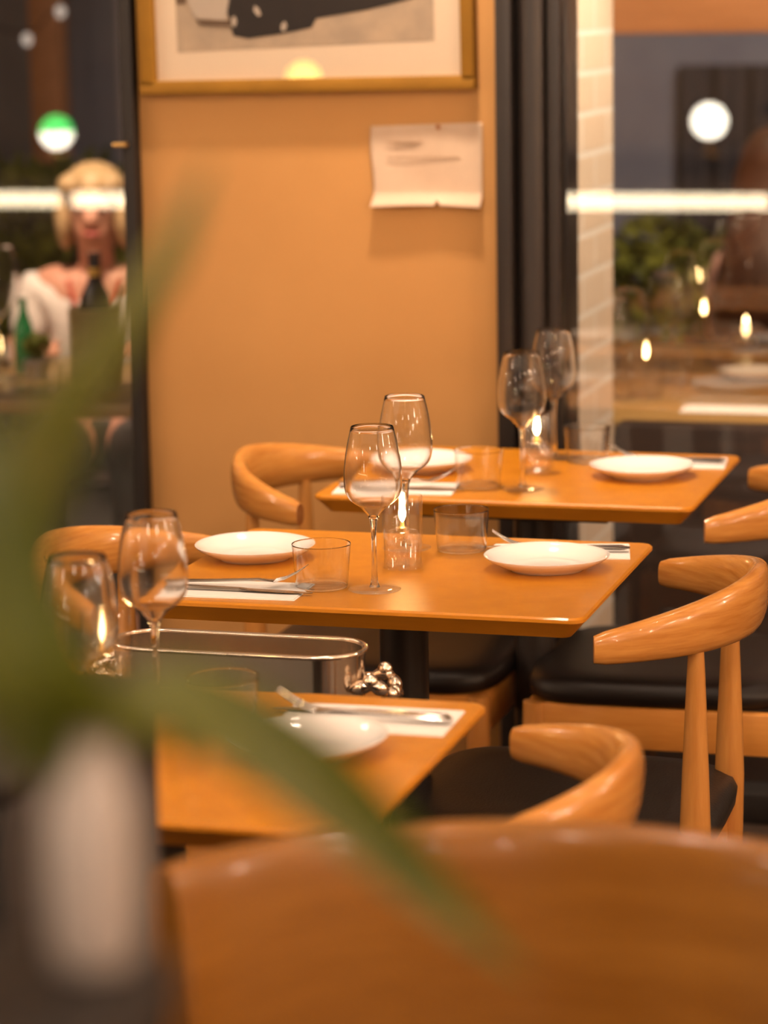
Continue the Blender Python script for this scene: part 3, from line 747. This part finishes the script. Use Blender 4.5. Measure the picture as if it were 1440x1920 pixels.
# left terrace table
out_glass(-2.70, 6.02, 'large wine glass outside on the left terrace table', 1.45)
out_tumbler(-2.585, 5.86, 'tumbler outside near the front edge of the left terrace table')
out_tumbler(-2.495, 5.83, 'tumbler outside beside the wine bucket on the left terrace table')
bk = thing('wine_bucket', 'olive metal wine bucket outside holding a dark bottle', 'ice bucket', (-2.42, 5.96, TZ))
obj('bucket_body', lathe([(0, 0), (.05, 0), (.053, .003), (.064, .185), (.066, .188), (.063, .19), (.060, .185), (.05, .006), (0, .006)], 36), M['bucket'], bk)
bo = thing('wine_bottle', 'dark wine bottle with a gold neck label in the bucket outside', 'bottle', (-2.42, 5.965, TZ+.012))
obj('bottle_glass', lathe([(0, 0), (.036, 0), (.038, .004), (.038, .18), (.034, .205), (.015, .245), (.0145, .30), (.0165, .302), (.0165, .308), (0, .308)], 32), M['darkbottle'], bo)
obj('neck_label', lathe([(.0155, .252), (.0165, .252), (.0165, .272), (.0155, .272)], 28, True), M['goldlabel'], bo)
gb = thing('water_bottle', 'green glass bottle outside on the left terrace table', 'bottle', (-2.70, 6.18, TZ)); gb.scale = (.7, .7, .9)
obj('bottle_glass', lathe([(0, 0), (.034, 0), (.036, .004), (.036, .10), (.030, .13), (.014, .17), (.013, .205), (0, .205)], 28), M['greenglass'], gb)
pt = thing('small_potted_plant', 'small green plant in a pale pot outside on the left terrace table', 'plant', (-2.615, 6.06, TZ))
obj('pot', lathe([(0, 0), (.026, 0), (.034, .05), (.030, .05), (.024, .005), (0, .005)], 24), M['pale'], pt)
lm = leafmass('foliage', M['hedge'], [((0, 0, .085), (.035, .035, .03))], 160, .014, '', '', 6)
for k in ('label', 'category'): del lm[k]
lm.parent = pt
lp = thing('table_lantern', 'glowing amber lantern outside at the left picture edge', 'lantern', (-2.87, 6.22, TZ))
obj('lantern_base', lathe([(0, 0), (.035, 0), (.035, .06), (0, .06)], 24), M['pale'], lp)
obj('lantern_shade', lathe([(0, .062), (.04, .062), (.042, .10), (.036, .105), (0, .105)], 24), emis('amber_lantern', (1, .5, .06), 2.6), lp)
yb = box(B(), (-.03, -.03, 0), (.03, .03, .09), .006); tag(obj('napkin_bundle', yb, M['lime'], None, (-2.745, 5.80, TZ)), 'yellow green napkin bundle outside at the left picture edge', 'napkin')
# string bulbs; the pale post is added in place of a light reflection
sl = thing('string_light', 'sagging string of dim bulbs outside at the top of the left window', 'string lights', (-3.9, 9.0, 1.5))
for x, z in ((-3.745, 1.535), (-4.105, 1.495), (-3.875, 1.44)): obj('bulb', ellipsoid((x+3.9, 0, z-1.5), (.018, .018, .022), 14), M['bulb'], sl)
obj('wire', tube(crom([(-1.2, .5, .5), (-.6, 0, .12), (-.205, 0, .02), (.025, 0, -.035), (.155, 0, .06), (.5, .1, .3), (1.2, .55, .6)], 6), .003, 6), M['blackpaint'], sl)
po = B(); box(po, (-3.62, 9.2, -.08), (-3.50, 9.3, 3.2), .01); tag(obj('post', po, M['pale']), 'added pale post outside, in place of a light reflection in the left window', 'post')
po = B(); box(po, (-3.98, 9.25, -.08), (-3.86, 9.35, 3.2), .01); tag(obj('timber_post', po, M['beam']), 'brown timber post in the dark beyond the left window', 'post')

# ------------------------------------------------------------------ people
def skin(name, joints, bones, m, parent, sub=2):
    """joints: list of (xyz, radius or (rx, ry)); bones: pairs; the first joint is the root"""
    me = bpy.data.meshes.new(name); me.from_pydata([Vector(j[0]) for j in joints], bones, [])
    o = bpy.data.objects.new(name, me); C.objects.link(o)
    md = o.modifiers.new('skin', 'SKIN'); md.use_smooth_shade = True; md.branch_smoothing = .3
    for i, j in enumerate(joints):
        r = j[1]; me.skin_vertices[0].data[i].radius = r if isinstance(r, tuple) else (r, r)
        me.skin_vertices[0].data[i].use_root = (i == 0)
    s = o.modifiers.new('sub', 'SUBSURF'); s.levels = sub; s.render_levels = sub
    bpy.context.view_layer.update()
    dg = bpy.context.evaluated_depsgraph_get(); ev = o.evaluated_get(dg)
    nm = bpy.data.meshes.new_from_object(ev); bpy.data.objects.remove(o)
    nm.polygons.foreach_set('use_smooth', [True]*len(nm.polygons))
    return link(name, nm, m, parent)
def hand(J, Bn, wi, wrist, dirv, palmn):
    """adds a palm, four fingers and a thumb to the joint list"""
    d = Vector(dirv).normalized(); nrm = Vector(palmn).normalized(); s = d.cross(nrm).normalized(); w0 = Vector(wrist)
    J.append((w0+d*.045, (.022, .014))); pi = len(J)-1; Bn.append((wi, pi))
    for k, (off, ln_) in enumerate(((-.024, .062), (-.008, .072), (.008, .068), (.024, .052))):
        a = w0+d*.085+s*off; b = a+d*ln_*.5-nrm*.006; c = b+d*ln_*.42-nrm*.022
        i = len(J); J += [(a, .0095), (b, .0085), (c, .007)]; Bn += [(pi, i), (i, i+1), (i+1, i+2)]
    a = w0+d*.035-s*.034; b = a+d*.035-s*.018
    i = len(J); J += [(a, .011), (b, .0085)]; Bn += [(pi, i), (i, i+1)]
def person(name, label, loc, rz, hair, top, head_fwd=.03, lift=0.0):
    t = thing(name, label, 'person', loc, rz)
    # seated, facing local -Y, origin on the ground below the hips; hips at z .52
    H = 1.115
    J = [((0, 0, .53), (.15, .11)), ((0, 0, .66), (.125, .095)), ((0, -.01, .80), (.14, .10)), ((0, -.01, .90+lift), (.12, .085)),
         ((0, -.015, .955), (.055, .055)), ((0, -.03, 1.01), (.05, .055)), ((0, -.045-head_fwd, 1.055), (.058, .072)), ((0, -.04-head_fwd, 1.12), (.072, .092)), ((0, -.03-head_fwd, 1.18), (.062, .082)), ((0, -.135-head_fwd, 1.095), .012)]
    Bn = [(0, 1), (1, 2), (2, 3), (3, 4), (4, 5), (5, 6), (6, 7), (7, 8), (7, 9)]
    for s in (-1, 1):
        i = len(J)
        J += [((.165*s, -.01, .885+lift), .052), ((.215*s, -.05, .66), .040), ((.15*s, -.28, .79), .029)]
        Bn += [(3, i), (i, i+1), (i+1, i+2)]
        hand(J, Bn, i+2, (.15*s, -.28, .79), (-.45*s, -.85, .08), (0, 0, 1))
        i = len(J)
        J += [((.10*s, -.06, .50), .085), ((.12*s, -.46, .50), .058), ((.12*s, -.44, .09), .040), ((.12*s, -.55, .03), .035)]
        Bn += [(0, i), (i, i+1), (i+1, i+2), (i+2, i+3)]
    skin('body', J, Bn, M['skin'], t)
    Jt = [((0, 0, .53), (.165, .125)), ((0, 0, .66), (.142, .112)), ((0, -.01, .80), (.158, .117)), ((0, -.012, .885+lift), (.125, .095)), ((.165, -.01, .888+lift), .066), ((-.165, -.01, .888+lift), .066), ((.195, -.03, .76), .056), ((-.195, -.03, .76), .056)]
    skin('top', Jt, [(0, 1), (1, 2), (2, 3), (3, 4), (3, 5), (4, 6), (5, 7)], top, t)
    Jp = [((0, 0, .52), (.158, .118)), ((0, -.01, .58), (.15, .115))]; Bp = [(0, 1)]
    for s in (-1, 1):
        i = len(Jp); Jp += [((.10*s, -.06, .50), .095), ((.12*s, -.46, .50), .070), ((.12*s, -.44, .10), .052)]; Bp += [(0, i), (i, i+1), (i+1, i+2)]
    skin('trousers', Jp, Bp, M['shutter'], t)
    hy = -.035-head_fwd
    for s in (-1, 1): obj('eye', ellipsoid((.030*s, hy-.083, 1.125), (.012, .008, .007), 12), M['eye'], t)
    obj('mouth', ellipsoid((0, hy-.078, 1.062), (.024, .012, .008), 14), M['lip'], t)
    return t
# blond person
p1 = person('person', 'blond person in a white top sitting outside behind the left terrace table', (-2.74, 6.78, -.10), .28, None, M['white'], lift=.03)
hb = B()
for (c, r) in (((0, -.03, 1.175), (.084, .098, .072)), ((.078, -.045, 1.10), (.028, .075, .085)), ((-.078, -.045, 1.10), (.028, .075, .085)), ((0, .02, 1.10), (.080, .065, .10)), ((.052, -.11, 1.19), (.036, .03, .03)), ((-.052, -.11, 1.19), (.036, .03, .03))): join(hb, ellipsoid(c, r))
ho = obj('hair', hb, M['blond'], p1)
obj('lanyard', tube(crom([(.07, -.10, .94), (.05, -.13, .88), (.0, -.145, .76), (-.05, -.13, .88), (-.07, -.10, .94)], 8), .006, 8), M['red'], p1)
# auburn haired person
p2 = person('person', 'person with long auburn hair sitting outside, back turned, right window', (-.985, 7.35, -.06), PI-.25, None, M['mauve'])
hb = B()
Hr = [((0, -.04, 1.20), (.02, .02)), ]
rings = []
for z, rx, ry, yo in ((1.268, .04, .05, -.05), (1.255, .088, .098, -.045), (1.215, .122, .128, -.035), (1.14, .138, .122, .0), (1.05, .142, .108, .03), (.95, .145, .085, .065), (.85, .165, .065, .085), (.76, .175, .05, .095), (.69, .16, .035, .10)):
    rings.append([(rx*math.cos(2*PI*k/28)*(1+.03*math.sin(k*3)), yo+ry*math.sin(2*PI*k/28), z) for k in range(28)])
join(hb, loft(rings))
obj('hair', hb, M['auburn'], p2, ang=80)
for (px_, py_, rz_, lab) in ((-2.745, 6.86, .28, 'dark terrace chair under the blond person'), (-.985, 7.30, PI-.25, 'dark terrace chair under the auburn haired person')):
    c = thing('terrace_chair', lab, 'chair', (px_, py_, -.08), rz_, 'terrace chairs')
    obj('seat', box(B(), (-.2, -.22, .37), (.2, .22, .40), .006), M['darkwood'], c)
    for sx in (-1, 1):
        for sy in (-1, 1): obj('leg', tube([(.18*sx, .19*sy, .38), (.19*sx, .21*sy, 0)], .013, 8), M['blackpaint'], c)
    obj('backrest', box(B(), (-.19, .205, .55), (.19, .225, .74), .006), M['darkwood'], c)
    for sx in (-1, 1): obj('back_post', tube([(.17*sx, .20, .39), (.17*sx, .215, .56)], .010, 8), M['blackpaint'], c)
